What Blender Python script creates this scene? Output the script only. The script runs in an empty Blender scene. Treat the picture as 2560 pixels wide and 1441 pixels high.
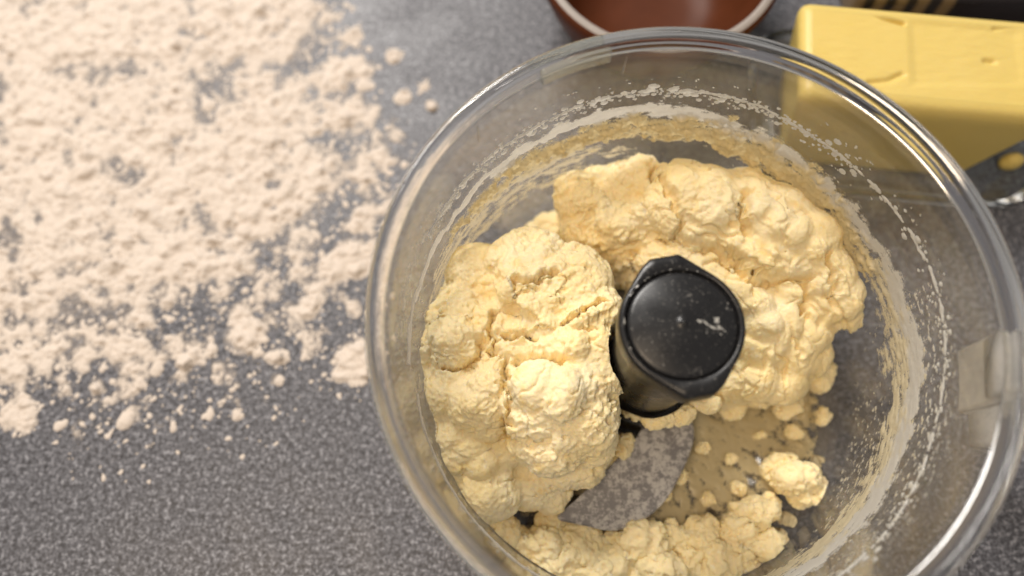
import bpy, math, random
import numpy as np
from mathutils import Vector

# ------------------------------------------------------------------ camera, world, lights, exposure
S = bpy.context.scene
C = S.collection
MM = 0.001
cam_d = bpy.data.cameras.new('camera')
cam = bpy.data.objects.new('camera', cam_d)
C.objects.link(cam)
S.camera = cam
cam.location = (-0.0556, -0.0704, 0.3561)
cam.rotation_euler = (0.3181, 0, 0)
cam_d.sensor_width = 36
cam_d.lens = 28.125
cam_d.clip_start = 0.01
cam_d.clip_end = 20
cam_d.dof.use_dof = True
cam_d.dof.focus_distance = 0.298
cam_d.dof.aperture_fstop = 3.3

W = bpy.data.worlds.new('World')
S.world = W
W.use_nodes = True
_n = W.node_tree; _bg = _n.nodes['Background']; _bg.inputs[0].default_value = (1.0, 0.95, 0.90, 1)
W.node_tree.nodes['Background'].inputs[1].default_value = 0.30

def area(name, loc, target, sx, sy, power, col):
    l = bpy.data.lights.new(name, 'AREA')
    l.shape = 'RECTANGLE'; l.size = sx; l.size_y = sy
    l.energy = power; l.color = col
    o = bpy.data.objects.new(name, l)
    C.objects.link(o)
    o.location = loc
    o.rotation_euler = (Vector(target) - Vector(loc)).to_track_quat('-Z', 'Y').to_euler()
    return o
area('ceiling_lamp', (-0.50, -0.30, 1.38), (0, 0.02, 0.03), 0.50, 0.40, 8.8, (1.0, 0.78, 0.55))
area('window_light', (-0.42, 0.92, 1.08), (0, 0, 0.05), 0.55, 0.42, 18.5, (1.0, 0.955, 0.90))

S.view_settings.view_transform = 'Standard'
S.view_settings.look = 'None'
S.view_settings.exposure = 0.12
S.view_settings.gamma = 1.0
S.view_settings.use_curve_mapping = False
S.render.engine = 'CYCLES'
cy = S.cycles
cy.use_denoising = True
cy.max_bounces = 16
cy.diffuse_bounces = 5
cy.glossy_bounces = 6
cy.transmission_bounces = 12
cy.transparent_max_bounces = 32
cy.blur_glossy = 0.5
cy.sample_clamp_indirect = 6.0

# ------------------------------------------------------------------ numpy noise (Perlin gradient noise, vectorised)
_rs = np.random.RandomState(7)
_perm = np.concatenate([_rs.permutation(256)] * 3).astype(np.int32)
_grad = _rs.normal(size=(256, 3)); _grad /= np.linalg.norm(_grad, axis=1)[:, None]
def perlin(P):
    i = np.floor(P).astype(np.int64); fr = P - i; i &= 255
    u = fr * fr * fr * (fr * (fr * 6 - 15) + 10)
    out = 0
    for dx in (0, 1):
        wx = u[:, 0] if dx else 1 - u[:, 0]
        for dy in (0, 1):
            wy = u[:, 1] if dy else 1 - u[:, 1]
            for dz in (0, 1):
                wz = u[:, 2] if dz else 1 - u[:, 2]
                h = _perm[_perm[_perm[(i[:, 0] + dx) & 255] + ((i[:, 1] + dy) & 255)] + ((i[:, 2] + dz) & 255)]
                g = _grad[h]
                out = out + wx * wy * wz * (g[:, 0] * (fr[:, 0] - dx) + g[:, 1] * (fr[:, 1] - dy) + g[:, 2] * (fr[:, 2] - dz))
    return out * 1.5
def fbm(P, o=4, g=0.5):
    a, s, t = 1.0, 0, 0
    for k in range(o):
        s = s + a * perlin(P * (2.03 ** k) + 17.3 * k); t += a; a *= g
    return s / t
def sstep(a, b, x):
    t = np.clip((x - a) / (b - a), 0, 1)
    return t * t * (3 - 2 * t)

# ------------------------------------------------------------------ mesh helpers (everything below is in millimetres)
def mesh_obj(name, V, F, mat, parent=None, smooth=True, attrs=None):
    V = np.asarray(V, float) * MM
    me = bpy.data.meshes.new(name)
    if isinstance(F, np.ndarray):
        n, k = F.shape
        me.vertices.add(len(V)); me.vertices.foreach_set('co', V.ravel())
        me.loops.add(n * k); me.loops.foreach_set('vertex_index', F.astype(np.int32).ravel())
        me.polygons.add(n); me.polygons.foreach_set('loop_start', np.arange(0, n * k, k, dtype=np.int32))
        me.update(calc_edges=True); me.validate()
    else:
        me.from_pydata([tuple(v) for v in V], [], F); me.update()
    me.polygons.foreach_set('use_smooth', np.full(len(me.polygons), smooth))
    for an, av in (attrs or {}).items():
        a = me.attributes.new(an, 'FLOAT', 'POINT'); a.data.foreach_set('value', np.asarray(av, np.float32))
    o = bpy.data.objects.new(name, me)
    me.materials.append(mat)
    C.objects.link(o)
    if parent: o.parent = parent
    return o
def thing(name, label, cat, group=None, loc=(0, 0, 0)):
    o = bpy.data.objects.new(name, None); C.objects.link(o)
    o.location = [c * MM for c in loc]
    o.empty_display_size = 0.01
    return tag(o, label, cat, group)
def tag(o, label, cat=None, group=None, kind=None):
    o['label'] = label
    if cat: o['category'] = cat
    if group: o['group'] = group
    if kind: o['kind'] = kind
    return o
def loft(loops, close_u=True, cap_a=False, cap_b=False, close_v=False):
    n = len(loops[0]); V = np.concatenate([np.asarray(l, float) for l in loops]); F = []
    m = len(loops)
    for j in range(m if close_v else m - 1):
        a, b = j * n, ((j + 1) % m) * n
        for i in range(n if close_u else n - 1):
            k = (i + 1) % n
            F.append((a + i, a + k, b + k, b + i))
    if cap_a: F.append(tuple(range(n - 1, -1, -1)))
    if cap_b: F.append(tuple(range((m - 1) * n, m * n)))
    return V, F
def ring(r, z, n=160, c=(0, 0)):
    t = np.linspace(0, 2 * np.pi, n, endpoint=False)
    return np.stack([c[0] + r * np.cos(t), c[1] + r * np.sin(t), np.full(n, z)], 1)
def lathe(prof, n=160, c=(0, 0), **k):
    return loft([ring(r, z, n, c) for r, z in prof], **k)
def fillet(prof, rad, seg=4, closed=True):
    P = [np.array(q, float) for q in prof]; out = []; n = len(P)
    for i in range(n):
        if not closed and i in (0, n - 1): out.append(tuple(P[i])); continue
        a, b, c = P[i - 1], P[i], P[(i + 1) % n]
        la, lc = np.linalg.norm(a - b), np.linalg.norm(c - b); r = min(rad, la * .45, lc * .45)
        p0, p1 = b + (a - b) / la * r, b + (c - b) / lc * r
        for t in np.linspace(0, 1, seg + 1): out.append(tuple((1 - t) ** 2 * p0 + 2 * t * (1 - t) * b + t * t * p1))
    return out
def rrect(x0, x1, y0, y1, r, z, k=8):
    o = []
    for cx, cy_, a0 in ((x1 - r, y1 - r, 0), (x0 + r, y1 - r, 90), (x0 + r, y0 + r, 180), (x1 - r, y0 + r, 270)):
        for t in np.linspace(0, 90, k + 1):
            a = math.radians(a0 + t); o.append((cx + r * math.cos(a), cy_ + r * math.sin(a), z))
    return np.array(o)

# ------------------------------------------------------------------ materials
def mat(name):
    m = bpy.data.materials.new(name); m.use_nodes = True
    nt = m.node_tree; nt.nodes.clear()
    out = nt.nodes.new('ShaderNodeOutputMaterial')
    return m, nt, out
def N(nt, t, **kw):
    n = nt.nodes.new('ShaderNode' + t)
    for k, v in kw.items():
        if k.startswith('i_'): n.inputs[k[2:].replace('_', ' ')].default_value = v
        else: setattr(n, k, v)
    return n
def noise(nt, scale, detail=3, rough=.55, vec=None):
    n = N(nt, 'TexNoise', i_Scale=scale, i_Detail=detail, i_Roughness=rough)
    if vec is None:
        tc = nt.nodes.get('tc') or N(nt, 'TexCoord'); tc.name = 'tc'; vec = tc.outputs['Object']
    nt.links.new(vec, n.inputs['Vector']); return n.outputs['Fac']
def ramp(nt, fac, stops):
    r = N(nt, 'ValToRGB'); e = r.color_ramp.elements
    while len(e) < len(stops): e.new(.5)
    for i, (p_, c) in enumerate(stops):
        e[i].position = p_; e[i].color = c if len(c) == 4 else (*c, 1)
    nt.links.new(fac, r.inputs[0]); return r.outputs[0]
def mixc(nt, f, a, b, mode='MIX'):
    n = N(nt, 'Mix', data_type='RGBA', blend_type=mode)
    for s, v in ((0, f), (6, a), (7, b)):
        if hasattr(v, 'links'): nt.links.new(v, n.inputs[s])
        else: n.inputs[s].default_value = v if not isinstance(v, tuple) or len(v) == 4 else (*v, 1)
    return n.outputs[2]
def math_(nt, op, a, b=None):
    n = N(nt, 'Math', operation=op)
    for i, v in enumerate((a, b)):
        if v is None: continue
        if hasattr(v, 'links'): nt.links.new(v, n.inputs[i])
        else: n.inputs[i].default_value = v
    return n.outputs[0]
def bump(nt, h, strength, dist):
    b = N(nt, 'Bump', i_Strength=strength, i_Distance=dist)
    nt.links.new(h, b.inputs['Height']); return b.outputs[0]
def principled(nt, out, **kw):
    b = N(nt, 'BsdfPrincipled')
    for k, v in kw.items():
        s = b.inputs[k.replace('_', ' ')]
        if hasattr(v, 'links'): nt.links.new(v, s)
        else: s.default_value = v if not (isinstance(v, tuple) and len(v) == 3 and s.type == 'RGBA') else (*v, 1)
    nt.links.new(b.outputs[0], out.inputs[0]); return b

def m_counter():
    m, nt, out = mat('speckled_laminate')
    a = noise(nt, 700, 2, .6); b = noise(nt, 400, 2, .6); c = noise(nt, 9, 3)
    s = ramp(nt, mixc(nt, .45, a, b), [(.36, (.020, .021, .025)), (.46, (.068, .069, .081)), (.54, (.135, .138, .158)), (.64, (.34, .345, .38))])
    col = mixc(nt, math_(nt, 'MULTIPLY', c, .35), s, (.096, .096, .107))
    r = ramp(nt, noise(nt, 40, 4), [(.3, (.36,) * 3), (.7, (.50,) * 3)])
    principled(nt, out, Base_Color=col, Roughness=r, Specular_IOR_Level=.35, Normal=bump(nt, a, .25, .0003))
    return m
def m_flour():
    m, nt, out = mat('wheat_flour')
    at = N(nt, 'Attribute', attribute_name='cover')
    fine = noise(nt, 1500, 3, .6); mid = noise(nt, 420, 3, .6)
    f = math_(nt, 'ADD', math_(nt, 'MULTIPLY', fine, .55), math_(nt, 'MULTIPLY', mid, .45))
    al = math_(nt, 'SUBTRACT', math_(nt, 'MULTIPLY', at.outputs['Fac'], 1.25), math_(nt, 'SUBTRACT', f, .28))
    al = ramp(nt, al, [(.08, (0, 0, 0)), (.55, (1, 1, 1))])
    col = mixc(nt, noise(nt, 55, 3), (.61, .53, .46), (.67, .60, .535))
    principled(nt, out, Base_Color=col, Roughness=1.0, Specular_IOR_Level=.05, Alpha=al, Normal=bump(nt, fine, .3, .0004))
    return m
def m_dough():
    m, nt, out = mat('shortcrust_dough')
    big = noise(nt, 38, 3); mid = noise(nt, 160, 4, .6); fine = noise(nt, 1300, 3, .65); spk = noise(nt, 420, 2)
    col = mixc(nt, ramp(nt, big, [(.35, (0,) * 3), (.7, (1,) * 3)]), (.90, .735, .40), (.91, .80, .54))
    col = mixc(nt, ramp(nt, mid, [(.55, (0,) * 3), (.78, (.7,) * 3)]), col, (.86, .60, .18))
    col = mixc(nt, ramp(nt, spk, [(.62, (0,) * 3), (.72, (.55,) * 3)]), col, (.89, .82, .64))
    h = math_(nt, 'ADD', math_(nt, 'MULTIPLY', fine, .5), math_(nt, 'MULTIPLY', spk, 1.0))
    principled(nt, out, Base_Color=col, Roughness=.72, Specular_IOR_Level=.25, Subsurface_Weight=.42,
               Subsurface_Radius=(1.0, .80, .36), Subsurface_Scale=.0026, Normal=bump(nt, h, .55, .0009))
    return m
def m_smear():
    m, nt, out = mat('batter_film')
    cov = N(nt, 'Attribute', attribute_name='cover'); tint = N(nt, 'Attribute', attribute_name='tint')
    col = mixc(nt, tint.outputs['Fac'], (.92, .90, .85), (.97, .83, .50))
    fine = noise(nt, 1100, 3)
    al = math_(nt, 'ADD', cov.outputs['Fac'], math_(nt, 'MULTIPLY', math_(nt, 'SUBTRACT', fine, .5), .8))
    al = ramp(nt, al, [(.05, (0, 0, 0)), (.45, (1, 1, 1))])
    nb = bump(nt, fine, .3, .0006)
    df = N(nt, 'BsdfDiffuse'); tl = N(nt, 'BsdfTranslucent'); gl = N(nt, 'BsdfGlossy', i_Roughness=.35); tr = N(nt, 'BsdfTransparent')
    for q in (df, tl): nt.links.new(col, q.inputs[0]); nt.links.new(nb, q.inputs['Normal'])
    m1 = N(nt, 'MixShader', i_Fac=.62); nt.links.new(df.outputs[0], m1.inputs[1]); nt.links.new(tl.outputs[0], m1.inputs[2])
    m2 = N(nt, 'MixShader', i_Fac=.035); nt.links.new(m1.outputs[0], m2.inputs[1]); nt.links.new(gl.outputs[0], m2.inputs[2])
    m3 = N(nt, 'MixShader'); nt.links.new(al, m3.inputs[0]); nt.links.new(tr.outputs[0], m3.inputs[1]); nt.links.new(m2.outputs[0], m3.inputs[2])
    nt.links.new(m3.outputs[0], out.inputs[0])
    return m
def m_milk():
    m, nt, out = mat('milk_drops')
    df = N(nt, 'BsdfDiffuse'); tl = N(nt, 'BsdfTranslucent'); gl = N(nt, 'BsdfGlossy', i_Roughness=.2)
    for q in (df, tl): q.inputs[0].default_value = (.88, .86, .80, 1)
    m1 = N(nt, 'MixShader', i_Fac=.62); nt.links.new(df.outputs[0], m1.inputs[1]); nt.links.new(tl.outputs[0], m1.inputs[2])
    m2 = N(nt, 'MixShader', i_Fac=.05); nt.links.new(m1.outputs[0], m2.inputs[1]); nt.links.new(gl.outputs[0], m2.inputs[2])
    nt.links.new(m2.outputs[0], out.inputs[0])
    return m
def m_plastic(name, haze=.075, tint=(.965, .96, .95), gloss=.06, film=(.66, .61, .54)):
    m, nt, out = mat(name)
    lw = N(nt, 'LayerWeight', i_Blend=.5)
    fz = math_(nt, 'ADD', math_(nt, 'MULTIPLY', math_(nt, 'POWER', lw.outputs['Facing'], 5.0), .9), .045)
    tr = N(nt, 'BsdfTransparent'); tr.inputs[0].default_value = (*tint, 1)
    gl = N(nt, 'BsdfGlossy', i_Roughness=gloss)
    df = N(nt, 'BsdfDiffuse'); df.inputs[0].default_value = (*film, 1)
    tl = N(nt, 'BsdfTranslucent'); tl.inputs[0].default_value = (*film, 1)
    dm = N(nt, 'MixShader', i_Fac=.5); nt.links.new(df.outputs[0], dm.inputs[1]); nt.links.new(tl.outputs[0], dm.inputs[2])
    h = math_(nt, 'MULTIPLY', ramp(nt, noise(nt, 70, 6, .65), [(.3, (.5,) * 3), (.75, (1.6,) * 3)]), haze)
    m1 = N(nt, 'MixShader'); nt.links.new(h, m1.inputs[0]); nt.links.new(tr.outputs[0], m1.inputs[1]); nt.links.new(dm.outputs[0], m1.inputs[2])
    m2 = N(nt, 'MixShader'); nt.links.new(fz, m2.inputs[0]); nt.links.new(m1.outputs[0], m2.inputs[1]); nt.links.new(gl.outputs[0], m2.inputs[2])
    nt.links.new(m2.outputs[0], out.inputs[0])
    return m
def m_glass(name, col=(.97, .97, .965), rough=.03, ior=1.49):
    m, nt, out = mat(name)
    principled(nt, out, Base_Color=col, Roughness=rough, IOR=ior, Transmission_Weight=1.0)
    return m
def m_black():
    m, nt, out = mat('black_plastic')
    d = noise(nt, 900, 3, .7); e = noise(nt, 75, 4, .6)
    dust = math_(nt, 'MULTIPLY', ramp(nt, d, [(.60, (0,) * 3), (.74, (1,) * 3)]), ramp(nt, e, [(.36, (0.05,) * 3), (.66, (.7,) * 3)]))
    col = mixc(nt, dust, (.010, .010, .011), (.42, .40, .37))
    r = ramp(nt, e, [(.35, (.22,) * 3), (.7, (.42,) * 3)])
    principled(nt, out, Base_Color=col, Roughness=r, Specular_IOR_Level=.42)
    return m
def m_steel():
    m, nt, out = mat('floury_steel')
    a = noise(nt, 420, 5, .7); b = noise(nt, 70, 3)
    f = ramp(nt, math_(nt, 'ADD', math_(nt, 'MULTIPLY', a, .7), math_(nt, 'MULTIPLY', b, .3)), [(.45, (0,) * 3), (.56, (.8,) * 3)])
    col = mixc(nt, f, (.21, .20, .20), (.52, .50, .475))
    met = math_(nt, 'SUBTRACT', .75, math_(nt, 'MULTIPLY', f, .7))
    principled(nt, out, Base_Color=col, Roughness=.5, Metallic=met, Normal=bump(nt, a, .3, .0005))
    return m
def m_butter():
    m, nt, out = mat('butter')
    a = noise(nt, 30, 4); b = noise(nt, 420, 3)
    col = mixc(nt, a, (.66, .495, .135), (.69, .54, .185))
    principled(nt, out, Base_Color=col, Roughness=.42, Specular_IOR_Level=.35, Subsurface_Weight=.2, Subsurface_Radius=(1, .7, .2), Subsurface_Scale=.003,
               Normal=bump(nt, math_(nt, 'ADD', math_(nt, 'MULTIPLY', b, .4), noise(nt, 90, 4)), .35, .0009))
    return m
def m_plain(name, col, rough=.5, var=.25, scale=90, **k):
    m, nt, out = mat(name)
    c = mixc(nt, noise(nt, scale, 4), tuple(x * (1 - var) for x in col), tuple(x * (1 + var) for x in col))
    principled(nt, out, Base_Color=c, Roughness=rough, **k)
    return m
M_CNT, M_FLR, M_DGH, M_SMR, M_MLK = m_counter(), m_flour(), m_dough(), m_smear(), m_milk()
M_WALL = m_plastic('clear_plastic_wall')
M_RIM = m_glass('clear_plastic_rim')
M_BLK, M_STL, M_BUT = m_black(), m_steel(), m_butter()
M_DISH = m_glass('clear_glass_dish', (.93, .95, .94), .02, 1.5)

# ------------------------------------------------------------------ countertop
V, F = loft([rrect(-900, 900, -500, 800, 20, z) for z in (-38, 0)], cap_a=True, cap_b=True)
o = mesh_obj('countertop', V, F, M_CNT, smooth=False)
tag(o, 'dark grey speckled laminate kitchen countertop', kind='structure')

# ------------------------------------------------------------------ the food processor bowl
RIMZ, FLOOR = 125.0, 5.0
def rwall(z):            # inner radius of the wall
    return 88.0 + 6.5 * (np.asarray(z, float) - 12) / 106
bowl = thing('food_processor_bowl', 'clear plastic food processor bowl holding dough, rim smeared with milk', 'bowl')
wp = [(97.2, 117.5), (94.9, 117.5)]
wp += [(float(rwall(z)), z) for z in (112, 100, 85, 70, 55, 40, 26, 18)]
wp += [(87.6, 12), (86.2, 8.6), (83.5, 6.2), (79.5, 5.0)]
inner = wp[1:]
outer = [(r + (2.3 if z > 9 else 1.5), z) for r, z in reversed(inner[:-4])] 
prof = [(97.2, 117.5)]
prof = inner + [(80, 2.2), (88.0, 2.2), (90.2, 6.0)] + [(r + 2.3, z) for r, z in reversed(inner[:-4])]
V, F = lathe(prof, 200, close_v=True)
mesh_obj('wall', V, F, M_WALL, bowl)
V, F = lathe([(79.4, 5.0), (12, 5.0), (12, 2.4), (79.4, 2.4)], 120, close_v=True)
mesh_obj('floor_plate', V, F, M_WALL, bowl)
V, F = lathe(fillet([(81, 0.05), (87, .05), (87, 2.1), (81, 2.1)], .4, 2), 120, close_v=True)
mesh_obj('foot_ring', V, F, M_WALL, bowl)
rp = fillet([(95.0, 117.6), (97.3, 117.6), (98.6, 119.0), (99.9, 119.4), (100.2, 124.3), (98.9, 125.4), (96.6, 125.2), (95.5, 123.0)], .9, 4)
V, F = lathe(rp, 240, close_v=True)
mesh_obj('rim', V, F, M_RIM, bowl)
def arc_box(t0, t1, r0, r1, z0, z1, rad=.7, n=24, skew=0):
    pr = fillet([(r0, z0), (r1, z0), (r1, z1), (r0, z1)], rad, 3)
    loops = []
    for t in np.radians(np.linspace(t0, t1, n)):
        loops.append([(r * math.cos(t), r * math.sin(t), z) for r, z in pr])
    return loft(loops, cap_a=True, cap_b=True)
V, F = arc_box(103.5, 119, 92.6, 95.2, 117.4, 124.2)
mesh_obj('locking_lug', V, F, m_plastic('lug_plastic', .22, (.93, .94, .92), .1, (.62, .62, .57)), bowl)
for t in (99.5, 135.5):
    V, F = arc_box(t, t + .25, 93.6, 94.6, 106, 117, .2, 3)
    mesh_obj('mould_seam', V, F, M_WALL, bowl)
# handle: a hollow strap leaving the wall below the rim and running down outside it
hp = fillet([(95.6, 112), (128, 114), (146, 100), (146, 44), (138, 26)], 14, 6, closed=False)
ha = math.radians(-9.0); ca, sa = math.cos(ha), math.sin(ha)
loops = []
for i, (r, z) in enumerate(hp):
    a = np.array(hp[max(i - 1, 0)]); b = np.array(hp[min(i + 1, len(hp) - 1)])
    d = (b - a) / np.linalg.norm(b - a); nrm = np.array([-d[1], d[0]])
    sec = fillet([(-10, -6), (10, -6), (10, 6), (-10, 6)], 2, 3)
    loops.append([((r + nrm[0] * w) * ca - s * sa, (r + nrm[0] * w) * sa + s * ca, z + nrm[1] * w) for s, w in sec])
V, F = loft(loops, cap_a=True, cap_b=True)
M_HND = m_plastic('frosted_handle_plastic', .65, (.92, .93, .93), .10, (.80, .79, .77))
mesh_obj('handle', V, F, M_HND, bowl)
V, F = arc_box(-15.5, -3.0, 97.1, 100.5, 88, 116.5, 1.2)
mesh_obj('handle_root', V, F, M_HND, bowl)

# ------------------------------------------------------------------ the mixing blade with its hub
blade = thing('mixing_blade', 'black plastic hub with curved steel chopping blades standing in the bowl', 'blade', loc=(0, 0, 0))
def hull(pts_):
    P = sorted(map(tuple, pts_))
    def half(P):
        h = []
        for q in P:
            while len(h) > 1 and (h[-1][0] - h[-2][0]) * (q[1] - h[-2][1]) - (h[-1][1] - h[-2][1]) * (q[0] - h[-2][0]) <= 0: h.pop()
            h.append(q)
        return h
    a, b = half(P), half(P[::-1])
    return np.array(a[:-1] + b[:-1])
cp = [(20.9 * math.cos(t), 20.9 * math.sin(t)) for t in np.linspace(0, 2 * np.pi, 90, endpoint=False)]
for a0 in (100, 280):
    for da, r in ((-11, 24.8), (12, 24.8), (22, 23.4)):
        cp.append((r * math.cos(math.radians(a0 + da)), r * math.sin(math.radians(a0 + da))))
Hh = hull(cp)
ang = np.arctan2(Hh[:, 1], Hh[:, 0]); od = np.argsort(ang); Hh = Hh[od]; ang = ang[od]
tt = np.linspace(-np.pi, np.pi, 144, endpoint=False)
def radial(t):
    n = len(ang); i = np.searchsorted(ang, t) % n; a, b = Hh[i - 1], Hh[i]
    d = np.array([math.cos(t), math.sin(t)]); e = b - a
    return (a[0] * e[1] - a[1] * e[0]) / (d[0] * e[1] - d[1] * e[0])
RR = np.array([radial(t) for t in tt]); CS, SN = np.cos(tt), np.sin(tt)
def lp(r, z): return np.stack([r * CS, r * SN, np.full(144, z)], 1)
one = np.ones(144)
loops = [lp(17.2 * one, 24), lp(17.6 * one, 40), lp(18.8 * one, 88), lp(19.2 * one, 93), lp(RR * .93, 94.0), lp(RR * .985, 95.2), lp(RR, 97), lp(RR, 103), lp(RR * .985, 104.4), lp(RR - 1.0, 105.0),
         lp(19.1 * one, 105.0), lp(18.6 * one, 104.5), lp(18.5 * one, 102.6), lp(10 * one, 102.5)]
V, F = loft(loops, cap_a=True, cap_b=True)
hub = mesh_obj('hub', V, F, M_BLK, blade)
cpr = [(18.0, 102.7), (18.05, 104.0), (17.7, 104.5), (16.5, 104.8), (13, 105.6), (8, 106.4), (3, 106.8), (.9, 106.85), (.75, 107.15), (.4, 107.3), (.05, 107.35)]
V, F = lathe(cpr, 120, cap_b=True)
mesh_obj('cap', V, F, M_BLK, hub)
V, F = lathe(fillet([(13, 6), (20.5, 6), (21.5, 13), (21.0, 23.8), (13, 23.8)], 1, 3), 96, close_v=True)
mesh_obj('collar', V, F, M_BLK, blade)
tg = np.linspace(0, 2 * np.pi, 700); wg = np.linspace(0, 1, 5); TT, WW = np.meshgrid(tg, wg); TT = TT.ravel(); WW = WW.ravel()
rr_ = 18.65 + .75 * WW; Pn = np.stack([np.cos(TT) * 9, np.sin(TT) * 9, WW * .6], 1)
kp = fbm(Pn, 4, .65) + .12 * np.cos(TT - 2.3) > .10 + .5 * np.abs(WW - .5)
V = np.stack([rr_ * np.cos(TT), rr_ * np.sin(TT), 105.06 + .12 * np.sin(np.pi * WW)], 1)
i_ = np.arange(700 * 5).reshape(5, 700); F = np.stack([i_[:-1, :-1], i_[:-1, 1:], i_[1:, 1:], i_[1:, :-1]], -1).reshape(-1, 4)
F = F[kp[F].all(1)]; u_, inv_ = np.unique(F, return_inverse=True)
mesh_obj('dried_residue', V[u_], inv_.reshape(F.shape), M_MLK, hub)
gq = np.linspace(-1, 1, 60); GX, GY = np.meshgrid(gq, gq); GX = GX.ravel(); GY = GY.ravel()  # ragged white patch laid on the cap to stand in for its glints
cx_ = 9.5 + GX * 6.5; cy2 = -1.0 + GY * 5.0; rc = np.hypot(cx_, cy2)
zc_ = np.interp(rc, [.9, 3, 8, 13, 16.5], [106.85, 106.8, 106.4, 105.6, 104.8])
kp = (fbm(np.stack([cx_ / 3.2 + 3, (cy2 + cx_ * .4) / 1.8, 0 * cx_], 1), 4, .6) > .06 + .30 * (GX ** 2 + GY ** 2)) & (rc < 16)
i_ = np.arange(3600).reshape(60, 60); F = np.stack([i_[:-1, :-1], i_[:-1, 1:], i_[1:, 1:], i_[1:, :-1]], -1).reshape(-1, 4)
F = F[kp[F].all(1)]; u_, inv_ = np.unique(F, return_inverse=True)
mesh_obj('glint_smear', np.stack([cx_, cy2, zc_ + .12], 1)[u_], inv_.reshape(F.shape), M_MLK, hub)
def plate(P2, z0, th, rz=0, dz=None):
    P2 = np.array(P2, float); c, s = math.cos(rz), math.sin(rz)
    P2 = np.stack([P2[:, 0] * c - P2[:, 1] * s, P2[:, 0] * s + P2[:, 1] * c], 1)
    # smooth the outline
    for _ in range(2):
        Q = []
        for i in range(len(P2)):
            a, b = P2[i], P2[(i + 1) % len(P2)]; Q += [a * .75 + b * .25, a * .25 + b * .75]
        P2 = np.array(Q)
    ctr = P2.mean(0); L = []
    for k, zz in ((.97, z0), (1, z0 + .25 * th), (1, z0 + .75 * th), (.97, z0 + th)):
        q = ctr + (P2 - ctr) * k; L.append(np.column_stack([q, np.full(len(q), zz)]))
    return loft(L, cap_a=True, cap_b=True)
BL = [(2.8,-14.3),(-2.2,-23.5),(-8.9,-31),(-18.4,-39.9),(-29.4,-50.3),(-39.7,-57.9),
    (-28,-60.1),(-14.4,-63.2),(-3.7,-59.8),(6.5,-52.2),(13.7,-41.5),(19.1,-31),
    (21.4,-22.7),(19.8,-14.3),]
V, F = plate(BL, 16.4, 1.6)
mesh_obj('steel_blade', V, F, M_STL, blade, smooth=False)
V, F = plate(BL, 19.4, 1.6, math.pi)
mesh_obj('steel_blade', V, F, M_STL, blade, smooth=False)

# ------------------------------------------------------------------ dough
def ico(sub):
    t = (1 + 5 ** .5) / 2
    V = [(-1, t, 0), (1, t, 0), (-1, -t, 0), (1, -t, 0), (0, -1, t), (0, 1, t), (0, -1, -t), (0, 1, -t), (t, 0, -1), (t, 0, 1), (-t, 0, -1), (-t, 0, 1)]
    F = [(0, 11, 5), (0, 5, 1), (0, 1, 7), (0, 7, 10), (0, 10, 11), (1, 5, 9), (5, 11, 4), (11, 10, 2), (10, 7, 6), (7, 1, 8), (3, 9, 4), (3, 4, 2), (3, 2, 6), (3, 6, 8), (3, 8, 9), (4, 9, 5), (2, 4, 11), (6, 2, 10), (8, 6, 7), (9, 8, 1)]
    V = [np.array(v, float) / np.linalg.norm(v) for v in V]
    for _ in range(sub):
        c = {}; G = []
        def mid(a, b):
            k = (min(a, b), max(a, b))
            if k not in c:
                m_ = V[a] + V[b]; V.append(m_ / np.linalg.norm(m_)); c[k] = len(V) - 1
            return c[k]
        for a, b, d in F:
            x, y, z = mid(a, b), mid(b, d), mid(d, a)
            G += [(a, x, z), (b, y, x), (d, z, y), (x, y, z)]
        F = G
    return np.array(V), np.array(F)
ICO2, ICO4 = ico(2), ico(4)
def clamp_in_bowl(P, hubr=19.6):
    r = np.hypot(P[:, 0], P[:, 1]) + 1e-9
    lim = rwall(P[:, 2]) - .35
    lim = np.where(P[:, 2] < 13, np.minimum(lim, 80 + (np.maximum(P[:, 2], 5) - 5) * .95), lim)
    k = np.minimum(1, lim / r)
    hr = np.where(P[:, 2] < 26, 22.5, hubr)
    k = np.where(r < hr, hr / r, k)
    P[:, 0] *= k; P[:, 1] *= k
    P[:, 2] = np.maximum(P[:, 2], FLOOR + .12)
    return P
def normals(V, F):
    me = bpy.data.meshes.new('tmp')
    n, k = F.shape
    me.vertices.add(len(V)); me.vertices.foreach_set('co', V.ravel())
    me.loops.add(n * k); me.loops.foreach_set('vertex_index', F.astype(np.int32).ravel())
    me.polygons.add(n); me.polygons.foreach_set('loop_start', np.arange(0, n * k, k, dtype=np.int32))
    me.update(calc_edges=True)
    a = np.empty(len(V) * 3, np.float32); me.vertex_normals.foreach_get('vector', a)
    bpy.data.meshes.remove(me)
    return a.reshape(-1, 3).astype(float)
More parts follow.
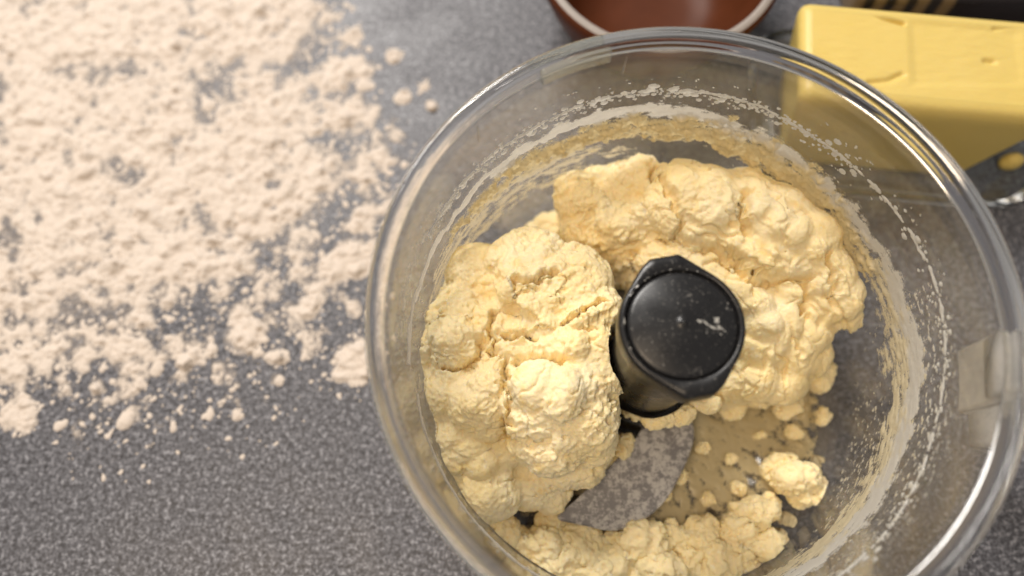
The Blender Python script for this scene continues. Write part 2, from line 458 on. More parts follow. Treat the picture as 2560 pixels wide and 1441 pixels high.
def crumble(V, F, k=1.0, seed=0, rough=None, fine=True, cracks=None, cw=1.1, cd=6.5, folds=0.0):
    off = np.array([seed * 7.1, seed * 3.7, seed * 11.3])
    n = normals(V, F)
    Q = V + off
    warp = np.stack([perlin(Q / 10 + 31), perlin(Q / 10 + 57), perlin(Q / 10 + 83)], 1) * 4.5
    warp += np.stack([perlin(Q / 3.5 + 131), perlin(Q / 3.5 + 157), perlin(Q / 3.5 + 183)], 1) * 1.1
    if rough is None:
        rough = .25 + .75 * sstep(-.35, .15, perlin(Q / 24 + 5))
    # broad lumps, then torn layers (plateaus with short cliffs), then open cracks
    d = 2.6 * k * perlin(Q / 19)
    d += 1.5 * k * (sstep(-.13, .10, perlin((Q + warp) / 17 + 41)) - .5) * (.35 + .65 * rough)
    d += .8 * k * (sstep(-.08, .08, perlin((Q + warp) / 9 + 71)) - .5) * rough
    V = V + n * d[:, None]
    n = normals(V, F)
    Q = V + off
    patch = sstep(-.05, .4, perlin(Q / 13 + 91))
    d = (np.abs(perlin((Q + warp * .5) / 4.6)) - .2) * 1.6 * k * rough * patch
    d -= np.maximum(0, perlin(Q / 3.4 + 40) - .30) * 2.6 * k * rough
    crack = np.abs(perlin((Q + warp * 1.3) / 15 + 9))
    d -= 1.9 * k * (1 - sstep(0, .06, crack)) * sstep(-.05, .3, perlin(Q / 20 + 15)) * (.4 + .6 * rough)
    if folds:
        ra, th_ = np.hypot(V[:, 0], V[:, 1]), np.arctan2(V[:, 1], V[:, 0])
        fq = np.stack([ra / 7.5 + warp[:, 0] * .12, th_ * 2.6 + warp[:, 1] * .05, V[:, 2] / 15 + warp[:, 2] * .05], 1) + seed
        d -= folds * (1 - sstep(0, .20, np.abs(perlin(fq)))) * sstep(-.25, .2, perlin(Q / 22 + 61))
        d -= .3 * folds * (1 - sstep(0, .16, np.abs(perlin(fq * np.array([2.2, 1.7, 2]) + 7)))) * sstep(-.2, .25, perlin(Q / 16 + 66))
    V = V + n * d[:, None]
    if cracks:
        V = carve(V, [(q, cw, cd) for q in cracks])
    if fine:
        n = normals(V, F)
        Q = V + off
        d = perlin(Q / 1.9 + 3) * .70 * (.10 + .90 * rough)
        d += perlin(Q / 1.0 + 8) * .50 * (.14 + .86 * rough)
        V = V + n * d[:, None]
    return V
def remesh(parts, voxel):
    VV, FF, o_ = [], [], 0
    for c, s in parts:
        VV.append(ICO2[0] * np.asarray(s) + np.asarray(c)); FF.append(ICO2[1] + o_); o_ += len(ICO2[0])
    o = mesh_obj('tmp', np.concatenate(VV), np.concatenate(FF), M_DGH)
    md = o.modifiers.new('r', 'REMESH'); md.mode = 'VOXEL'; md.voxel_size = voxel * MM
    dg = bpy.context.evaluated_depsgraph_get(); dg.update()
    ev = o.evaluated_get(dg); me = ev.to_mesh()
    V = np.empty(len(me.vertices) * 3, np.float32); me.vertices.foreach_get('co', V)
    L = np.empty(len(me.loops), np.int32); me.loops.foreach_get('vertex_index', L)
    V = V.reshape(-1, 3).astype(float) / MM; F = L.reshape(-1, 4)
    ev.to_mesh_clear(); m_ = o.data; bpy.data.objects.remove(o); bpy.data.meshes.remove(m_)
    return V, F
def smooth(V, F, it=2):
    for _ in range(it):
        s = np.zeros_like(V); c = np.zeros(len(V))
        for i in range(4):
            np.add.at(s, F[:, i], V[F[:, (i + 1) % 4]] + V[F[:, i - 1]]); np.add.at(c, F[:, i], 2)
        V = V * .5 + .5 * s / c[:, None]
    return V
def carve(V, cracks):
    for pts_, w, dep in cracks:
        P = np.array(pts_, float); P2 = V[:, :2] + np.stack([perlin(V / 7 + 3), perlin(V / 7 + 33)], 1) * 3.0 + np.stack([perlin(V / 2.5 + 3), perlin(V / 2.5 + 33)], 1) * 1.2; best = np.full(len(V), 1e9)
        for a, b in zip(P[:-1], P[1:]):
            e = b - a; t = np.clip(((P2 - a) @ e) / (e @ e), 0, 1)
            best = np.minimum(best, np.hypot(*(P2 - a - t[:, None] * e).T))
        V[:, 2] -= np.where(V[:, 2] > 18, dep * np.exp(-(best / w) ** 2), 0)
    return V
def clump(name, blobs, voxel, seed, fill=True, its=2):
    parts = []; rng = random.Random(seed)
    for b in blobs:
        x, y, z, r = b[:4]
        parts.append(((x, y, z), (r * rng.uniform(.92, 1.1), r * rng.uniform(.92, 1.1), r * rng.uniform(.9, 1.05))))
        if fill and r > 10:
            zz = z - r * .7
            while zz > 10:
                parts.append(((x, y, zz), (r * .92, r * .92, r))); zz -= r * .8
    V, F = remesh(parts, voxel)
    V = smooth(V, F, its)
    return V, F
LEFT = [(-67.3,32.1,47.2,17),(-49.5,33.8,52.8,19),(-32.9,25,54.8,19),(-26,13.2,57,16),(-74.1,17.1,49.8,15),(-78.4,1.6,48.8,15),
    (-60.1,5.3,49.8,19),(-39.3,-0.3,53.8,19),(-27.7,-6.4,56,16),(-67.5,-15.2,48.8,15),(-45.5,-15.5,57,16),(-30.9,-20.8,54,16),
    (-75.2,-27.5,41.5,14),(-61.7,-31.2,36.2,13),(-40.8,-29.8,46.8,15),(-25.2,-28.7,41,12),(-64.8,-44.3,31.5,14),(-47.7,-43.7,25.8,11),
    (-29,-36.4,29.8,11),(-79.8,-10.1,47.2,13),(-76.5,4.5,58.8,11),(-72,2.2,61,8),(-81.1,2.2,58,8),(-45.6,-12.3,66.8,11),
    (-37.1,-15.9,66.8,11),(-29.7,-13.1,65.2,9),(-65.1,-10.8,62.8,7),(-67.3,-17.8,60.8,7),(-63.7,-21.6,57.5,6),(-51.1,26.4,67.5,6),
    (-45.1,28.6,68.4,5.5),(-38.9,31.8,67.2,5),(-57.1,23.1,66.2,5),(-48.2,17,67.5,6),(-40.7,20.1,67.5,6),(-33.5,10.5,69.2,5),
    (-27.6,13.6,69.2,5),(-22.2,17.4,68.6,4.5),(-43.8,10.8,67.5,6),(-52.6,8.3,66.2,5),(-32.3,1.4,67,8),(-23.3,3.4,64.2,9),
    (-61.8,38.2,60.8,7),(-50.9,42.8,60.5,6),(-71.3,38.4,56.5,6),(-35.2,-26.3,55.8,11),(-48.3,-24.5,56,8),(-52.6,-33,42.8,7),
    (-36.8,-40.8,30,8),(-66.2,-37.4,42,8),(-60.2,-48.7,33.2,9),(-39.7,-47.8,22,8),(-63.2,15.7,60.8,7),(-78.9,23.9,54.8,7),
    ]
CRACK_L = [[(-62.4,15.7),(-63.4,7.8),(-61.8,0.1),], [(-64.3,5.5),(-66.7,-1.4),(-73.4,-4.7),(-80,-5.2),], [(-58.9,-2.1),(-58,-11.9),(-58.5,-19.3),(-55.9,-25.8),], [(-60.1,6),(-54.1,6.9),(-47.4,4.4),], [(-54.8,24.9),(-46.4,27.1),(-39.5,30.1),], [(-37.5,10.6),(-29.9,13.8),(-21.5,17.9),], [(-54.1,-3.7),(-46.7,-1.4),(-37.8,-3.7),]]
V, F = clump('dough', LEFT, .55, 3)
V = clamp_in_bowl(V)
V = crumble(V, F, .92, 3, cracks=CRACK_L)
V = clamp_in_bowl(V)
o = mesh_obj('dough_clump', V, F, M_DGH)
tag(o, 'large crumbly pale yellow dough clump between the hub and the floured counter side', 'dough')
BACK = [(-23.7,74.7,41,12),(-8.7,77.4,43,12),(1.1,78.3,45.8,11),(-21.8,60.9,35,12),(-11.1,61.1,42.2,13),(0.2,62,45,12),
    (-14.9,48.7,29.8,11),(-7.3,52.8,37.8,11),(-1.5,45.1,30.5,10),(-30,80.4,40.8,7),(-18.2,82.6,43.8,7),(-3,84,45.5,6),
    (-16.3,60.2,49.5,6),(-10,56.3,50.5,6),(-5,61.1,51.5,6),(-17.5,53.8,43.5,6),(-1.3,53,45.5,6),(14.5,67.1,53.2,17),
    (25.2,64.9,54.2,17),(17.7,58.1,53.2,13),(27.1,56.3,53.2,13),(10.3,63.7,54.5,10),(39.8,65.4,53.2,17),(51.8,58.5,54,16),
    (62,48.7,53.8,15),(42.2,50.8,52.8,15),(54.6,43.1,50.8,15),(70.4,37.1,50.2,13),(78,29.2,45.8,11),(35,47.3,51.8,11),
    (46,39.5,49.8,11),(57.1,33.5,47,12),(68.9,26.5,43.8,11),(82,23.3,39.2,9),(28.5,40,44.5,10),(40.5,29.8,41.5,14),
    (53.3,23.7,38.8,15),(65.2,18.2,36.2,13),(43.3,14.3,36,16),(57.5,9.3,30.8,15),(42.4,2.7,30.8,15),(55.3,0.7,26.2,13),
    (34,-0.9,27,12),(69.4,9.1,27.8,11),(4.4,43.5,45.2,9),(12.1,42.7,48,8),(21,38.6,50,8),(16.1,48.7,46.8,7),
    (26,42,51.5,6),(35.5,47.4,58,8),(40.3,42.8,59,8),(46.3,39.9,59,8),(53.4,38.7,58,8),(61.1,38.1,56,8),
    (41.8,57.5,63.2,9),(48.4,53.3,63.2,9),(55.2,48.7,62.2,9),(62.6,42.9,59.2,9),(68.1,38.1,56,8),(73.3,32,52,8),
    (77.9,25.3,47,8),(37.1,29.5,51,8),(41.1,23.5,50,8),(44.1,15.9,48,8),(25.9,34.2,48.8,7),]
CRACK_B = [[(3.5,79.9),(4.6,70),(8.8,59.4),(11.1,51),], [(9.7,49),(17.5,46.9),(26.7,42.5),(33,38.5),], [(33,38.5),(38.2,30.5),(49.3,31.8),(61.9,32.1),], [(58.6,30.5),(61.2,19.9),], [(67.5,39.6),(71,27.2),], [(38.5,64.6),(35.7,55),(38.5,47.3),]]
V, F = clump('dough', BACK, .55, 5, its=10)
V = clamp_in_bowl(V)
ro = sstep(12, -6, V[:, 0]) * .8 + .10                       # torn on the side of the left clump, kneaded smooth on the far side
ro = np.maximum(ro, .75 * np.exp(-(((V[:, 0] - 14) / 14) ** 2 + ((V[:, 1] - 58) / 14) ** 2)))
ro = np.clip(ro + .22 * sstep(44, 56, V[:, 2]) * sstep(-.1, .3, perlin(V / 14 + 3)), 0, 1)
V = crumble(V, F, 1.0, 9, rough=ro, cracks=CRACK_B, cw=1.4, cd=6.0, folds=1.9)
V = clamp_in_bowl(V)
o = mesh_obj('dough_clump', V, F, M_DGH)
tag(o, 'folded, partly torn dough mass wrapped round the hub on the butter side', 'dough')
CRUMBS = [(-60.4,-62.9,20,9),(-47.5,-69,16,11),(-29.6,-68.2,15,11),(-54,-78.2,14,11),(-23.2,-75.9,13,10),(-3.4,-66.7,14,11),
    (-11.1,-77.5,13,10),(4.3,-76.7,13,10),(23.4,-63.5,12,8),(38,-62.8,13,9),(45.2,-55.6,13,8),(50,-68.2,12,8),
    (29.1,-74.4,12,9),(17.2,-72.9,11,7),(62.9,-42,14,10),(71.2,-48.4,12,8),(58.6,-36.8,11,7),(52.1,-77.5,10,6),
    (-35.8,-59.6,13,8),(-69.9,-53.9,26,9),(51.2,-5.4,12,8),(63.3,-8.7,11,7),(76.7,3.9,14,8),(15.6,-39.9,9,4),
    (7.7,-47.3,8,3.5),(-5.1,-16.1,33,5),(4,-18.2,32,6),(13.9,-16.9,32,6),(22.5,-12.7,34,5),(38.9,-10.1,14,6),
    (26.9,-28.1,8,3),(38.8,-33.1,7,2.5),(51.8,-22.8,7,2.5),(66.4,-21.3,8,3.5),(40.9,-44.8,8,3.5),(27,-49.7,8,3),
    (53.5,-51.4,9,4.5),(79.4,-14.7,10,4),(13.7,-65.8,10,5),(68.9,-65.8,8,2.5),(58.9,-71.3,9,3.5),(39.5,-69.8,11,6),
    (10.6,-63.5,10,6),(-33.4,69.3,12,11),(-45.4,68.7,11,9),(-37.1,-76.6,16,10),(80.9,-36.5,8,3),(64,-62.7,9,3.5),
    (42.4,-76.8,10,7),(-9,-27.9,20,6),(-15.5,-35.7,16,6),]
for i, (x, y, z, r) in enumerate(CRUMBS):
    rng = random.Random(100 + i)
    e_ = 13.0 + .25 * r                                             # shaped at one size so that small crumbs are as ragged as big ones
    v = ICO4[0] * np.array([e_ * rng.uniform(.9, 1.25), e_ * rng.uniform(.75, 1.1), e_ * rng.uniform(.65, .9)])
    v = crumble(v, ICO4[1], 1.9, 20 + i, rough=np.ones(len(v)), fine=True) * (r / e_)
    v = v + np.array([x, y, max(z - r * .3, FLOOR + r * .6)])
    v = clamp_in_bowl(v)
    base = np.array([x, y, v[:, 2].min()])
    o = mesh_obj('dough_crumb', v - base, ICO4[1], M_DGH)
    o.location = base * MM
    rad_, th_ = math.hypot(x, y), math.degrees(math.atan2(y, x))
    size = 'large' if r >= 10 else 'medium' if r >= 7 else 'small' if r >= 4.5 else 'tiny'
    if rad_ < 34: place = 'stuck at the foot of the black hub'
    elif y > 20: place = 'lying deep between the two dough clumps and the wall'
    elif x > 30 and y > -35: place = 'on the filmed floor under the smooth dough mass'
    elif x > 30: place = 'on the floor on the handle side of the bowl'
    elif x < -32: place = 'fallen below the crumbly clump against the bowl wall'
    elif rad_ > 70: place = 'pressed along the bowl wall beyond the blade'
    else: place = 'lying beside the steel blade'
    tag(o, size + ' crumb of yellow dough ' + place, 'dough crumb', 'loose dough crumbs in the bowl')

# ------------------------------------------------------------------ smears on the wall, milk line, film on the floor
def grid_surface(nu, nv):
    i = np.arange(nu * nv).reshape(nv, nu)
    return np.stack([i[:-1, :-1], i[:-1, 1:], i[1:, 1:], i[1:, :-1]], -1).reshape(-1, 4)
def cull(V, F, keep, attrs):
    F = F[keep[F].any(1)]
    u, inv = np.unique(F, return_inverse=True)
    return V[u], inv.reshape(F.shape), {k: a[u] for k, a in attrs.items()}
def wall_grid(t0, t1, z0, z1, st):
    nt_ = int(math.radians(t1 - t0) * 92 / st); nz = int((z1 - z0) / st)
    T, Z = np.meshgrid(np.linspace(t0, t1, nt_), np.linspace(z0, z1, nz))
    return T.ravel(), Z.ravel(), grid_surface(nt_, nz)
T, Z, F = wall_grid(-175, 185, 22, 104, .55)
SP = np.stack([np.radians(T) * 92, Z, np.zeros_like(Z)], 1)
# bands: theta knots, z centre, half width, strength, tint(0 milk..1 batter), lift mm
BANDS = [
 ([-170, -120, -60, -30, 0, 30, 60, 85, 110, 130, 150, 170, 185], [70, 66, 52, 62, 70, 73, 78, 84, 82, 79, 78, 80, 81], [2, 2, 5, 5, 4.5, 3.5, 3, 3, 2.8, 2.4, 2, 2, 2], [.9, .9, .95, .95, .95, .8, .8, .95, 1, 1, .95, .9, .9], .10, .3),
 ([20, 32, 45, 60, 75, 90, 105, 120, 140, 152], [60, 65, 69, 71, 72, 73.5, 74.5, 73, 71, 70], [5, 7.5, 7.5, 7.5, 7, 6, 4, 3.2, 2.2, 1], [.5, .95, 1, 1, 1.05, 1.0, .95, .85, .75, .2], 1.0, 2.4),
 ([78, 92, 105, 120, 135, 148, 156], [64, 67, 68, 67, 67, 68, 68], [2, 2.6, 2.6, 2.6, 3.2, 2.4, 1], [.2, .8, .95, .85, 1, .85, .2], .95, 1.6),
 ([96, 108, 120, 140, 150], [60, 61, 61.5, 61, 60], [1, 1.6, 2.0, 2.0, .8], [.2, .8, .75, .8, .2], .85, .6),
 ([92, 105, 120, 140, 160, 170], [52, 55, 56, 57, 58, 58], [3, 5, 6, 6, 6, 3], [.4, .62, .66, .66, .66, .3], .55, .35),
 ([100, 115, 130, 150, 165], [42, 44, 45, 46, 46], [3, 4, 5, 5, 3], [.3, .55, .6, .58, .3], .7, .35),
 ([-75, -50, -35, -20, -5, 8, 20, 30], [36, 44, 50, 56, 60, 62, 64, 64], [6, 7, 8, 8, 8, 8, 6, 3], [.8, .8, .78, .8, .82, .8, .7, .3], .7, .6),
]
cov = np.zeros_like(T); tn = np.zeros_like(T); wt = np.full_like(T, 1e-6); lift = np.zeros_like(T)
str1 = fbm(SP / np.array([16, 2.2, 1]) + 3, 4, .6); str2 = fbm(SP / np.array([5, 3.2, 1]) + 11, 4, .6); wob = fbm(SP / np.array([14, 30, 1]) + 23, 3); wob2 = fbm(SP / np.array([9, 14, 1]) + 43, 3, .6)
for k, (tk, zk, wk, sk, ti, li) in enumerate(BANDS):
    wk_ = np.roll(wob, 1531 * k); zc = np.interp(T, tk, zk) + wk_ * (5 if k == 0 else 9)
    w = np.interp(T, tk, wk) * np.clip(1.3 + 1.8 * np.roll(wob2, 811 * k), .35, 2.2); s = np.interp(T, tk, sk, left=0, right=0) * (.92 if k == 0 else .80)
    c = s * np.exp(-np.abs((Z - zc) / w) ** 2.6)
    n_ = np.roll(str1, 977 * k) * .62 + np.roll(str2, 577 * k) * .55
    c = np.clip(c * 1.2 + n_ * sstep(.02, .3, c) * (2.0 if k else 1.4) - .20, 0, 1.2)
    wt += c ** 3; tn += c ** 3 * ti; lift = np.maximum(lift, c * li)
    cov = np.maximum(cov, c)
# scattered flecks, drawn out along the wall by the blade
fl = fbm(SP / np.array([3.2, 1.5, 1]) + 61, 3, .6); zone = sstep(-.05, .45, fbm(SP / 30 + 71, 2) + .30 * np.exp(-((Z - 68) / 22) ** 2))
fc = sstep(.27, .42, fl) * zone * .9
right = (T < 12) & (T > -90)
fc = np.maximum(fc, sstep(.12, .34, fl) * right * np.exp(-((Z - 82) / 12) ** 2) * .95)
fc = np.maximum(fc, sstep(.16, .40, fl) * sstep(28, 5, np.abs(T + 22)) * sstep(60, 40, Z) * .9)
leftm = np.exp(-((T - 172) / 22) ** 2) * np.exp(-((Z - 96) / 7) ** 2)
fc = np.maximum(fc, sstep(.02, .4, str2) * leftm * .6)
wt += fc ** 3; tn += fc ** 3 * np.where(Z > 78, .25, .6); cov = np.maximum(cov, fc); lift = np.maximum(lift, fc * .35)
tint = np.clip(tn / wt, 0, 1)
h = .12 + lift * (1 + 1.1 * fbm(SP / 4.0 + 5, 3)) * sstep(.1, .7, cov)
R_ = rwall(Z) - h
V = np.stack([R_ * np.cos(np.radians(T)), R_ * np.sin(np.radians(T)), Z], 1)
V, F, at_ = cull(V, F, cov > .06, dict(cover=cov, tint=tint))
o = mesh_obj('batter_smear', V, F, M_SMR, attrs=at_)
tag(o, 'streaked film of batter and milk smeared along the inside of the bowl wall', 'batter smear', kind='stuff')
# the milk line: beads and droplets along the highest splash mark
T, Z, F = wall_grid(-75, 158, 78, 104, .28)
zl = np.interp(T, [-75, -46, -20, -1, 12, 40, 57, 68, 89, 105, 122, 136, 150, 158], [82, 84, 84.5, 90.5, 93.5, 93.5, 94, 96.5, 96, 94, 91, 92, 91.5, 91])
SP = np.stack([np.radians(T) * 93, Z, np.zeros_like(Z)], 1); L1 = np.stack([np.radians(T) * 93, np.zeros_like(Z), np.zeros_like(Z)], 1)
zl = zl + perlin(L1 / 7) * .7 + perlin(L1 / 2.3 + 9) * .35
w = np.clip(.38 + 1.15 * perlin(L1 / 5.5 + 4) + .6 * perlin(L1 / 2.0 + 14), 0, 1.4) * np.where(T < 0, .7, 1)
hh = np.where(w > .06, 1 - ((Z - zl) / np.maximum(w, .06)) ** 2, -1)
rng = np.random.RandomState(4)
for _ in range(520):
    t = rng.uniform(-75, 158) if rng.rand() < .45 else rng.uniform(40, 155)
    z = np.interp(t, [-75, -46, -20, -1, 12, 57, 89, 122, 158], [82, 84, 84.5, 90.5, 93.5, 94, 96, 91, 91]) + rng.normal() * (2.2 if t > 20 else 3.2) - .6
    rr = min(1.1, .22 + rng.exponential(.22))
    sel = np.abs(T - t) < 1.6
    dd = np.hypot(np.radians(T[sel] - t) * 93 / 1.25, Z[sel] - z) / rr
    hh[sel] = np.maximum(hh[sel], 1 - dd ** 2)
R_ = rwall(Z) - .08 - .55 * np.sqrt(np.clip(hh, 0, 1))
V = np.stack([R_ * np.cos(np.radians(T)), R_ * np.sin(np.radians(T)), Z], 1)
V, F, _a = cull(V, F, hh > 0, {})
o = mesh_obj('milk_splash', V, F, M_MLK)
tag(o, 'beaded line of white milk drops around the upper bowl wall', 'milk drops', kind='stuff')
# thin yellow film on the floor plate
g = np.arange(-80, 80.01, .6); X, Y = np.meshgrid(g, g); X = X.ravel(); Y = Y.ravel(); F = grid_surface(len(g), len(g))
rad = np.hypot(X, Y); th = np.arctan2(Y, X)
SP = np.stack([rad, th * 45, np.zeros_like(X)], 1)
den = .58 * sstep(80.5, 60, rad) + .12 * np.exp(-((np.degrees(th) + 25) / 38) ** 2) + .25 * sstep(75, 20, rad) + fbm(np.stack([X, Y, 0 * X], 1) / 20, 3) * .35
holes = fbm(SP / np.array([6.0, 3.4, 1]) + 7, 4, .6)
bank = np.exp(-((rad - 74) / 5) ** 2) * np.exp(-((np.degrees(th) + 12) / 26) ** 2)
cov = np.clip(den + holes * 1.7 - .14 + bank * .6, 0, 1) * (rad > 23)
V = np.stack([X, Y, FLOOR + .1 + (.5 + 2.2 * bank) * cov * (1 + fbm(np.stack([X, Y, 0 * X], 1) / 3, 3))], 1)
V, F, at_ = cull(V, F, (cov > .05) & (rad < 80), dict(cover=np.clip(cov * .95, 0, 1), tint=np.ones_like(cov)))
o = mesh_obj('floor_film', V, F, M_SMR, attrs=at_)
tag(o, 'thin yellow buttery film with bare gaps spread on the bowl floor', 'batter film', kind='stuff')

# ------------------------------------------------------------------ flour on the countertop
FL = [(-302,183.3,52,1),(-250.5,188.2,52,1),(-198.6,193.1,40,1),(-172.7,185.7,22,0.9),(-281.2,124.7,52,1),(-227.9,129.2,40,0.75),
    (-182.5,136,36,0.95),(-196.9,102.7,44,1.15),(-165.5,102.7,28,1.15),(-219.3,79.4,42,1),(-273.2,79.4,44,0.9),(-250,54.9,30,0.8),
    (-275.4,39.1,30,0.7),(-194.2,79.4,28,0.95),(-138.2,136,15,0.95),(-125,115.8,14,0.95),(-147.9,159.2,15,0.8),(-135.9,165.1,10,0.9),
    (-131.6,63,12,0.95),(-127.8,79.4,8,0.8),(-155,71.1,12,0.75),(-178.8,23.7,10,1.15),(-181.7,34.3,6.8,0.85),(-231,16.2,11,0.9),
    (-231.4,31.4,14,0.65),(-253.5,19.9,22,0.6),(-277.7,12.4,22,0.6),(-274.8,-12.2,9,1.05),(-150.5,37.6,6,0.95),(-126.6,11.5,9.6,1.15),
    (-163.5,13.9,5,1.05),(-133.5,6.9,5,0.8),(-186.1,6.9,6.8,0.75),(-207.9,21.8,30,0.36),(-163.6,39.1,30,0.38),(-143.7,21.8,30,0.3),
    (-138.3,186.2,5.2,1.15),(-116.7,173,4.4,1.1),(-100.6,155.4,3.4,1.1),(-96.1,143.8,2.8,1.1),(-111.6,149.4,4.4,0.95),(-150.5,196.9,6.4,0.85),
    (-232.3,1.4,36,0.34),(-178.4,3.2,30,0.26),(-222.9,1,2.8,1.1),(-162.2,3.2,3.6,0.9),(-204.8,11.5,4,0.95),(-243,0.5,4.4,0.9),
    (-192.6,16.2,3.6,0.9),(-215.8,39.1,4.4,0.9),(-128,35.2,6,0.6),(-142.3,52.9,18,0.45),(-121.7,92,12,0.55),(-114.7,129.2,8,0.5),
    (-379.5,159.2,70,1),(-357.8,71.1,64,0.9),(-276.4,288.9,70,1),(-325.1,12.4,50,0.6),(-183.7,261,40,0.9),]
st = .55
gx = np.arange(-375, -8, st); gy = np.arange(-105, 262, st)
X, Y = np.meshgrid(gx, gy); nx, ny = len(gx), len(gy); X = X.ravel(); Y = Y.ravel()
F = grid_surface(nx, ny)
den = np.zeros_like(X)
for x, y, r, w in FL:
    d2 = ((X - x) ** 2 + (Y - y) ** 2) / (r * r)
    den = 1 - (1 - np.clip(den, 0, 1.2) * .8) * (1 - w * .8 * np.exp(-d2 ** (1.3 if r < 14 else 1.0))) if False else np.maximum(den, w * np.exp(-d2 ** (1.5 if r < 14 else 1.0))) + .12 * np.minimum(den, w * np.exp(-d2))
P = np.stack([X, Y, 0 * X], 1)
n1 = fbm(P / 22 + 2, 3, .55); n2 = fbm(P / 9.0 + 9, 4, .55); n3 = fbm(P / 2.4 + 19, 3, .6)
den = np.clip(den, 0, 1.05)
c = den * 1.15 + n1 * 1.25 + n2 * 1.15 + n3 * .35 - .62
c = c * sstep(.02, .22, den)
cover = np.maximum(np.clip(.40 + c * .95, 0, 1), .32 * sstep(.2, .7, den)) * sstep(.03, .3, den)
rng = np.random.RandomState(11)
hgt = np.zeros_like(X)
idx2 = lambda x: int(round((x - gx[0]) / st)); idy2 = lambda y: int(round((y - gy[0]) / st))
cov2 = cover.reshape(ny, nx); den2 = den.reshape(ny, nx); hg2 = hgt.reshape(ny, nx); X2 = X.reshape(ny, nx); Y2 = Y.reshape(ny, nx)
XW = (X + 2.0 * n2 + .9 * n3).reshape(ny, nx); YW = (Y + 2.0 * fbm(P / 6 + 77, 3) + .9 * np.roll(n3, 5000)).reshape(ny, nx)
for _ in range(4200):
    i = rng.randint(0, nx); j = rng.randint(0, ny)
    if rng.rand() > den2[j, i] * 1.6 or den2[j, i] < .05: continue
    r = .35 + rng.exponential(.55); r = min(r, 4.5)
    k = int(r / st) + 2; sl = (slice(max(j - k, 0), j + k + 1), slice(max(i - k, 0), i + k + 1))
    a = rng.uniform(.7, 1.3)
    d = 1 - (((XW[sl] - gx[i]) / a) ** 2 + ((YW[sl] - gy[j]) * a) ** 2) / (r * r)
    hg2[sl] = np.maximum(hg2[sl], np.clip(d, 0, 1) * r * .38)
    cov2[sl] = np.maximum(cov2[sl], np.clip(d * 1.6 + .22, 0, 1) * .98 * (d > -.12))
for _ in range(9000):                                          # fine loose specks towards the thin edge of the spill
    i = rng.randint(0, nx); j = rng.randint(0, ny)
    if not .06 < den2[j, i] < .75 or rng.rand() > den2[j, i] * 2.2: continue
    r = min(.28 + rng.exponential(.30), 2.2)
    k = int(r / st) + 2; sl = (slice(max(j - k, 0), j + k + 1), slice(max(i - k, 0), i + k + 1))
    d = 1 - ((XW[sl] - gx[i]) ** 2 + (YW[sl] - gy[j]) ** 2) / (r * r)
    hg2[sl] = np.maximum(hg2[sl], np.clip(d, 0, 1) * r * .4)
    cov2[sl] = np.maximum(cov2[sl], np.clip(d * 2 + .25, 0, 1) * .98 * (d > -.12))
hgt = hg2.ravel(); cover = cov2.ravel()
bil = np.abs(fbm(P / 13 + 33, 3, .5)); 
h = sstep(0, .9, c) * (1.0 + 5.5 * bil + 1.8 * n2 + .25 * n3) + hgt * (1 + .5 * n3)
h = np.maximum(h, 0) * sstep(.2, .7, cover)
V = np.stack([X, Y, .08 + h], 1)
keep = (cover > .14) & (np.hypot(X, Y) > 93)
V, F, at_ = cull(V, F, keep, dict(cover=cover))
o = mesh_obj('spilled_flour', V, F, M_FLR, attrs=at_)
tag(o, 'cream white flour scattered in clumps and dust over the grey countertop', 'flour', kind='stuff')

# ------------------------------------------------------------------ butter on its glass dish
dish = thing('butter_dish', 'clear glass dish with rounded corners carrying the butter block', 'dish', loc=(0, 0, 0))
x0, x1, y0, y1 = 58, 196, 95, 184
Ls = []
for ins, z in ((10, .1), (4, .6), (1.2, 4), (.2, 9), (0, 10.6), (.5, 11.6), (1.6, 11.8), (2.6, 11.2), (4, 10), (10, 8.6), (12, 8.2), (13.5, 6.4), (15.5, 4.8), (18, 4.4)):
    Ls.append(rrect(x0 + ins, x1 - ins, y0 + ins, y1 - ins, 22 - ins * .55, z))
def turn(P, a=-6.0, c=(66, 110)):
    P = np.array(P, float); t = math.radians(a); x, y = P[:, 0] - c[0], P[:, 1] - c[1]
    P[:, 0] = c[0] + x * math.cos(t) - y * math.sin(t); P[:, 1] = c[1] + x * math.sin(t) + y * math.cos(t)
    return P
V, F = loft(Ls, cap_a=True, cap_b=True)
mesh_obj('tray', turn(V), F, M_DISH, dish)
# butter: rounded, slightly tapered block, softly dented on top
nu, nv = 120, 64
loops = []
zs = [4.6, 5.0, 6.0, 9, 14, 20, 28, 36, 44, 50, 54, 56.6, 58.4, 59.4, 59.9]
for z in zs:
    f = (z - 4.6) / 55.3; e = 0
    if z > 54: e = 5.9 - math.sqrt(max(0, 5.9 ** 2 - (z - 54) ** 2))
    if z < 6: e = (6 - z) * .6
    loops.append(rrect(75 - 9 * f + e, 161 + 17 * f - e, 111.5 + .5 * f + e, 158 + 5 * f - e, max(1.2, 5 - e * .55), z, 6))
V, F = loft(loops, cap_a=True)
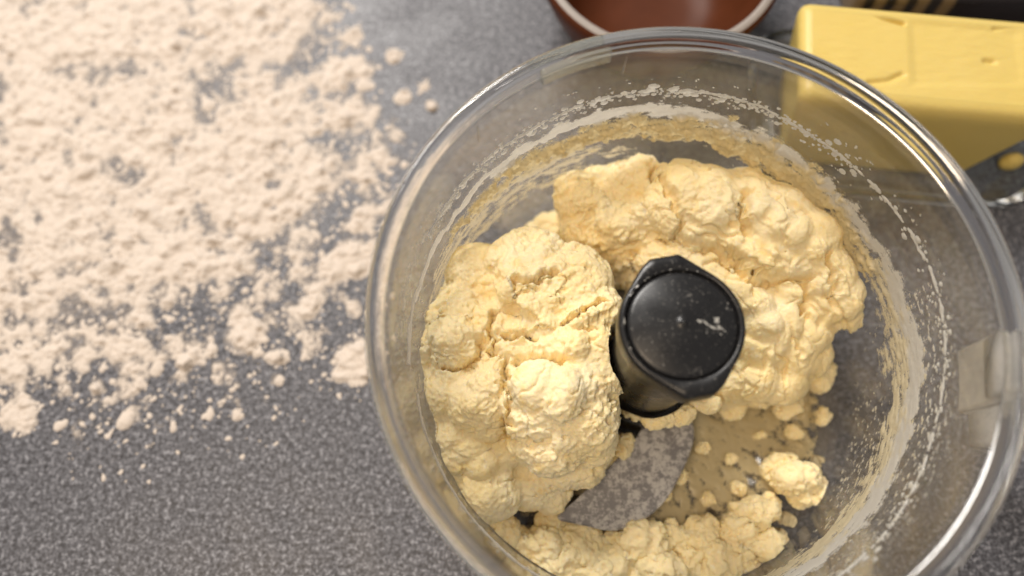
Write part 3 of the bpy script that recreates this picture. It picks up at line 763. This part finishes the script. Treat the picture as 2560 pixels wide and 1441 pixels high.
# top sheet as a grid so that dents are real
top = loops[-1]; bx0, bx1, by0, by1 = top[:, 0].min(), top[:, 0].max(), top[:, 1].min(), top[:, 1].max()
gx_ = np.linspace(bx0, bx1, 180); gy_ = np.linspace(by0, by1, 90)
XL, YL = np.meshgrid(gx_, gy_); XL = XL.ravel(); YL = YL.ravel()
X, Y = turn(np.stack([XL, YL], 1)).T
def seg(a, b, w, dep, p=2):
    a = np.array(a, float); b = np.array(b, float); e = b - a
    Pq = np.stack([X, Y], 1); t = np.clip(((Pq - a) @ e) / (e @ e), 0, 1)
    d = np.hypot(*(Pq - a - t[:, None] * e).T)
    return dep * np.exp(-(d / w) ** p)
P3 = np.stack([X, Y, 0 * X], 1)
Zt = 59.9 + .35 * fbm(P3 / 30, 3) 
G1 = [(95,156.6),(115.5,149.1),]; G2 = [(155.4,147.1),(178.7,148.7),]; G3 = [(96.8,119.3),(105.5,120.5),(111.2,123.3),]; G4 = [(148.8,130.4),(151.8,130),]; G5 = [(115.8,146.7),(113.1,122.5),]
Zt -= seg(G1[0], G1[1], 1.15, 2.6, 4) + seg(G2[0], G2[1], 1.25, 2.2, 4) + np.maximum(seg(G3[0], G3[1], 1.3, 1.5), seg(G3[1], G3[2], 1.3, 1.5)) + seg(G4[0], G4[1], 1.3, 1.6)
sx_ = G5[0][0] + (Y - G5[0][1]) * (G5[1][0] - G5[0][0]) / (G5[1][1] - G5[0][1])
sy_ = G3[0][1] - 3
Zt -= (sstep(0, 5, X - sx_) * .8 - sstep(0, 5, X - sx_ - 47) * .6) * sstep(0, 4, Y - sy_)
Zt += .22 * fbm(P3 / np.array([9, 3, 1]), 3)
edge = np.minimum.reduce([XL - bx0, bx1 - XL, YL - by0, by1 - YL]); Zt = 59.85 + (Zt - 59.9) * sstep(0, 3, edge) + .02
o = thing('butter_block', 'big pale yellow block of butter with wrapper dents on top', 'butter')
mesh_obj('block_body', turn(V), F, M_BUT, o)
mesh_obj('dented_top', np.stack([X, Y, Zt], 1), grid_surface(180, 90), M_BUT, o)
v = ICO4[0] * np.array([5.5, 4, 6]) + np.array([182, 106, 13.0])
v = crumble(v, ICO4[1], .35, 77, rough=np.zeros(len(v)), fine=False)
o = mesh_obj('butter_scrap', v, ICO4[1], M_BUT)
tag(o, 'small scrap of butter lying on the glass dish past the block', 'butter scrap')

# ------------------------------------------------------------------ brown stoneware bowl and dark package at the back
pc = (14, 199)
M_BRN = m_plain('brown_glaze', (.085, .024, .009), .42, .35, 60, Specular_IOR_Level=.14)
M_CRM = m_plain('worn_cream_rim', (.30, .265, .24), .5, .2, 150)
st_ = thing('stoneware_bowl', 'brown glazed stoneware bowl with a pale worn rim line', 'bowl')
V, F = lathe([(5, .2), (34, .2), (38, 1.2), (44, 8), (52, 24), (57.5, 40), (59.2, 46.5), (58.9, 48.6), (57.8, 49.7)], 128, pc, cap_a=True)
mesh_obj('outside', V, F, M_BRN, st_)
V, F = lathe([(57.8, 49.7), (56.8, 50.3), (55.2, 50.4), (54.2, 49.9)], 128, pc)
mesh_obj('rim_line', V, F, M_CRM, st_)
V, F = lathe([(54.2, 49.9), (53.2, 47.5), (51.5, 40), (46, 25), (38, 12), (30, 7), (20, 5.4), (8, 5)], 128, pc, cap_b=True)
mesh_obj('inside', V, F, M_BRN, st_)

def m_pack():
    m, nt, out = mat('printed_wrapper')
    tc = N(nt, 'TexCoord'); sp = N(nt, 'SeparateXYZ'); nt.links.new(tc.outputs['Object'], sp.inputs[0])
    wv = N(nt, 'TexWave', i_Scale=28.0, i_Distortion=2.0); nt.links.new(tc.outputs['Object'], wv.inputs[0])
    s = ramp(nt, wv.outputs['Fac'], [(.35, (.012, .008, .007)), (.6, (.17, .115, .055))])
    lr = ramp(nt, math_(nt, 'MULTIPLY', sp.outputs[0], 5.0), [(.83, (0,) * 3), (.85, (1,) * 3)])
    principled(nt, out, Base_Color=mixc(nt, lr, s, (.014, .009, .009)), Roughness=.35)
    return m
Ls = [rrect(118 + e, 262 - e, 190 + e, 262 - e, 6, z) for e, z in ((1.5, .1), (.3, 1.5), (0, 4), (0, 20), (.5, 22), (2, 23.5), (4, 24))]
V, F = loft(Ls, cap_a=True, cap_b=True)
o = mesh_obj('dark_package', V, F, m_pack())
tag(o, 'dark package with tan stripes lying behind the butter', 'package')
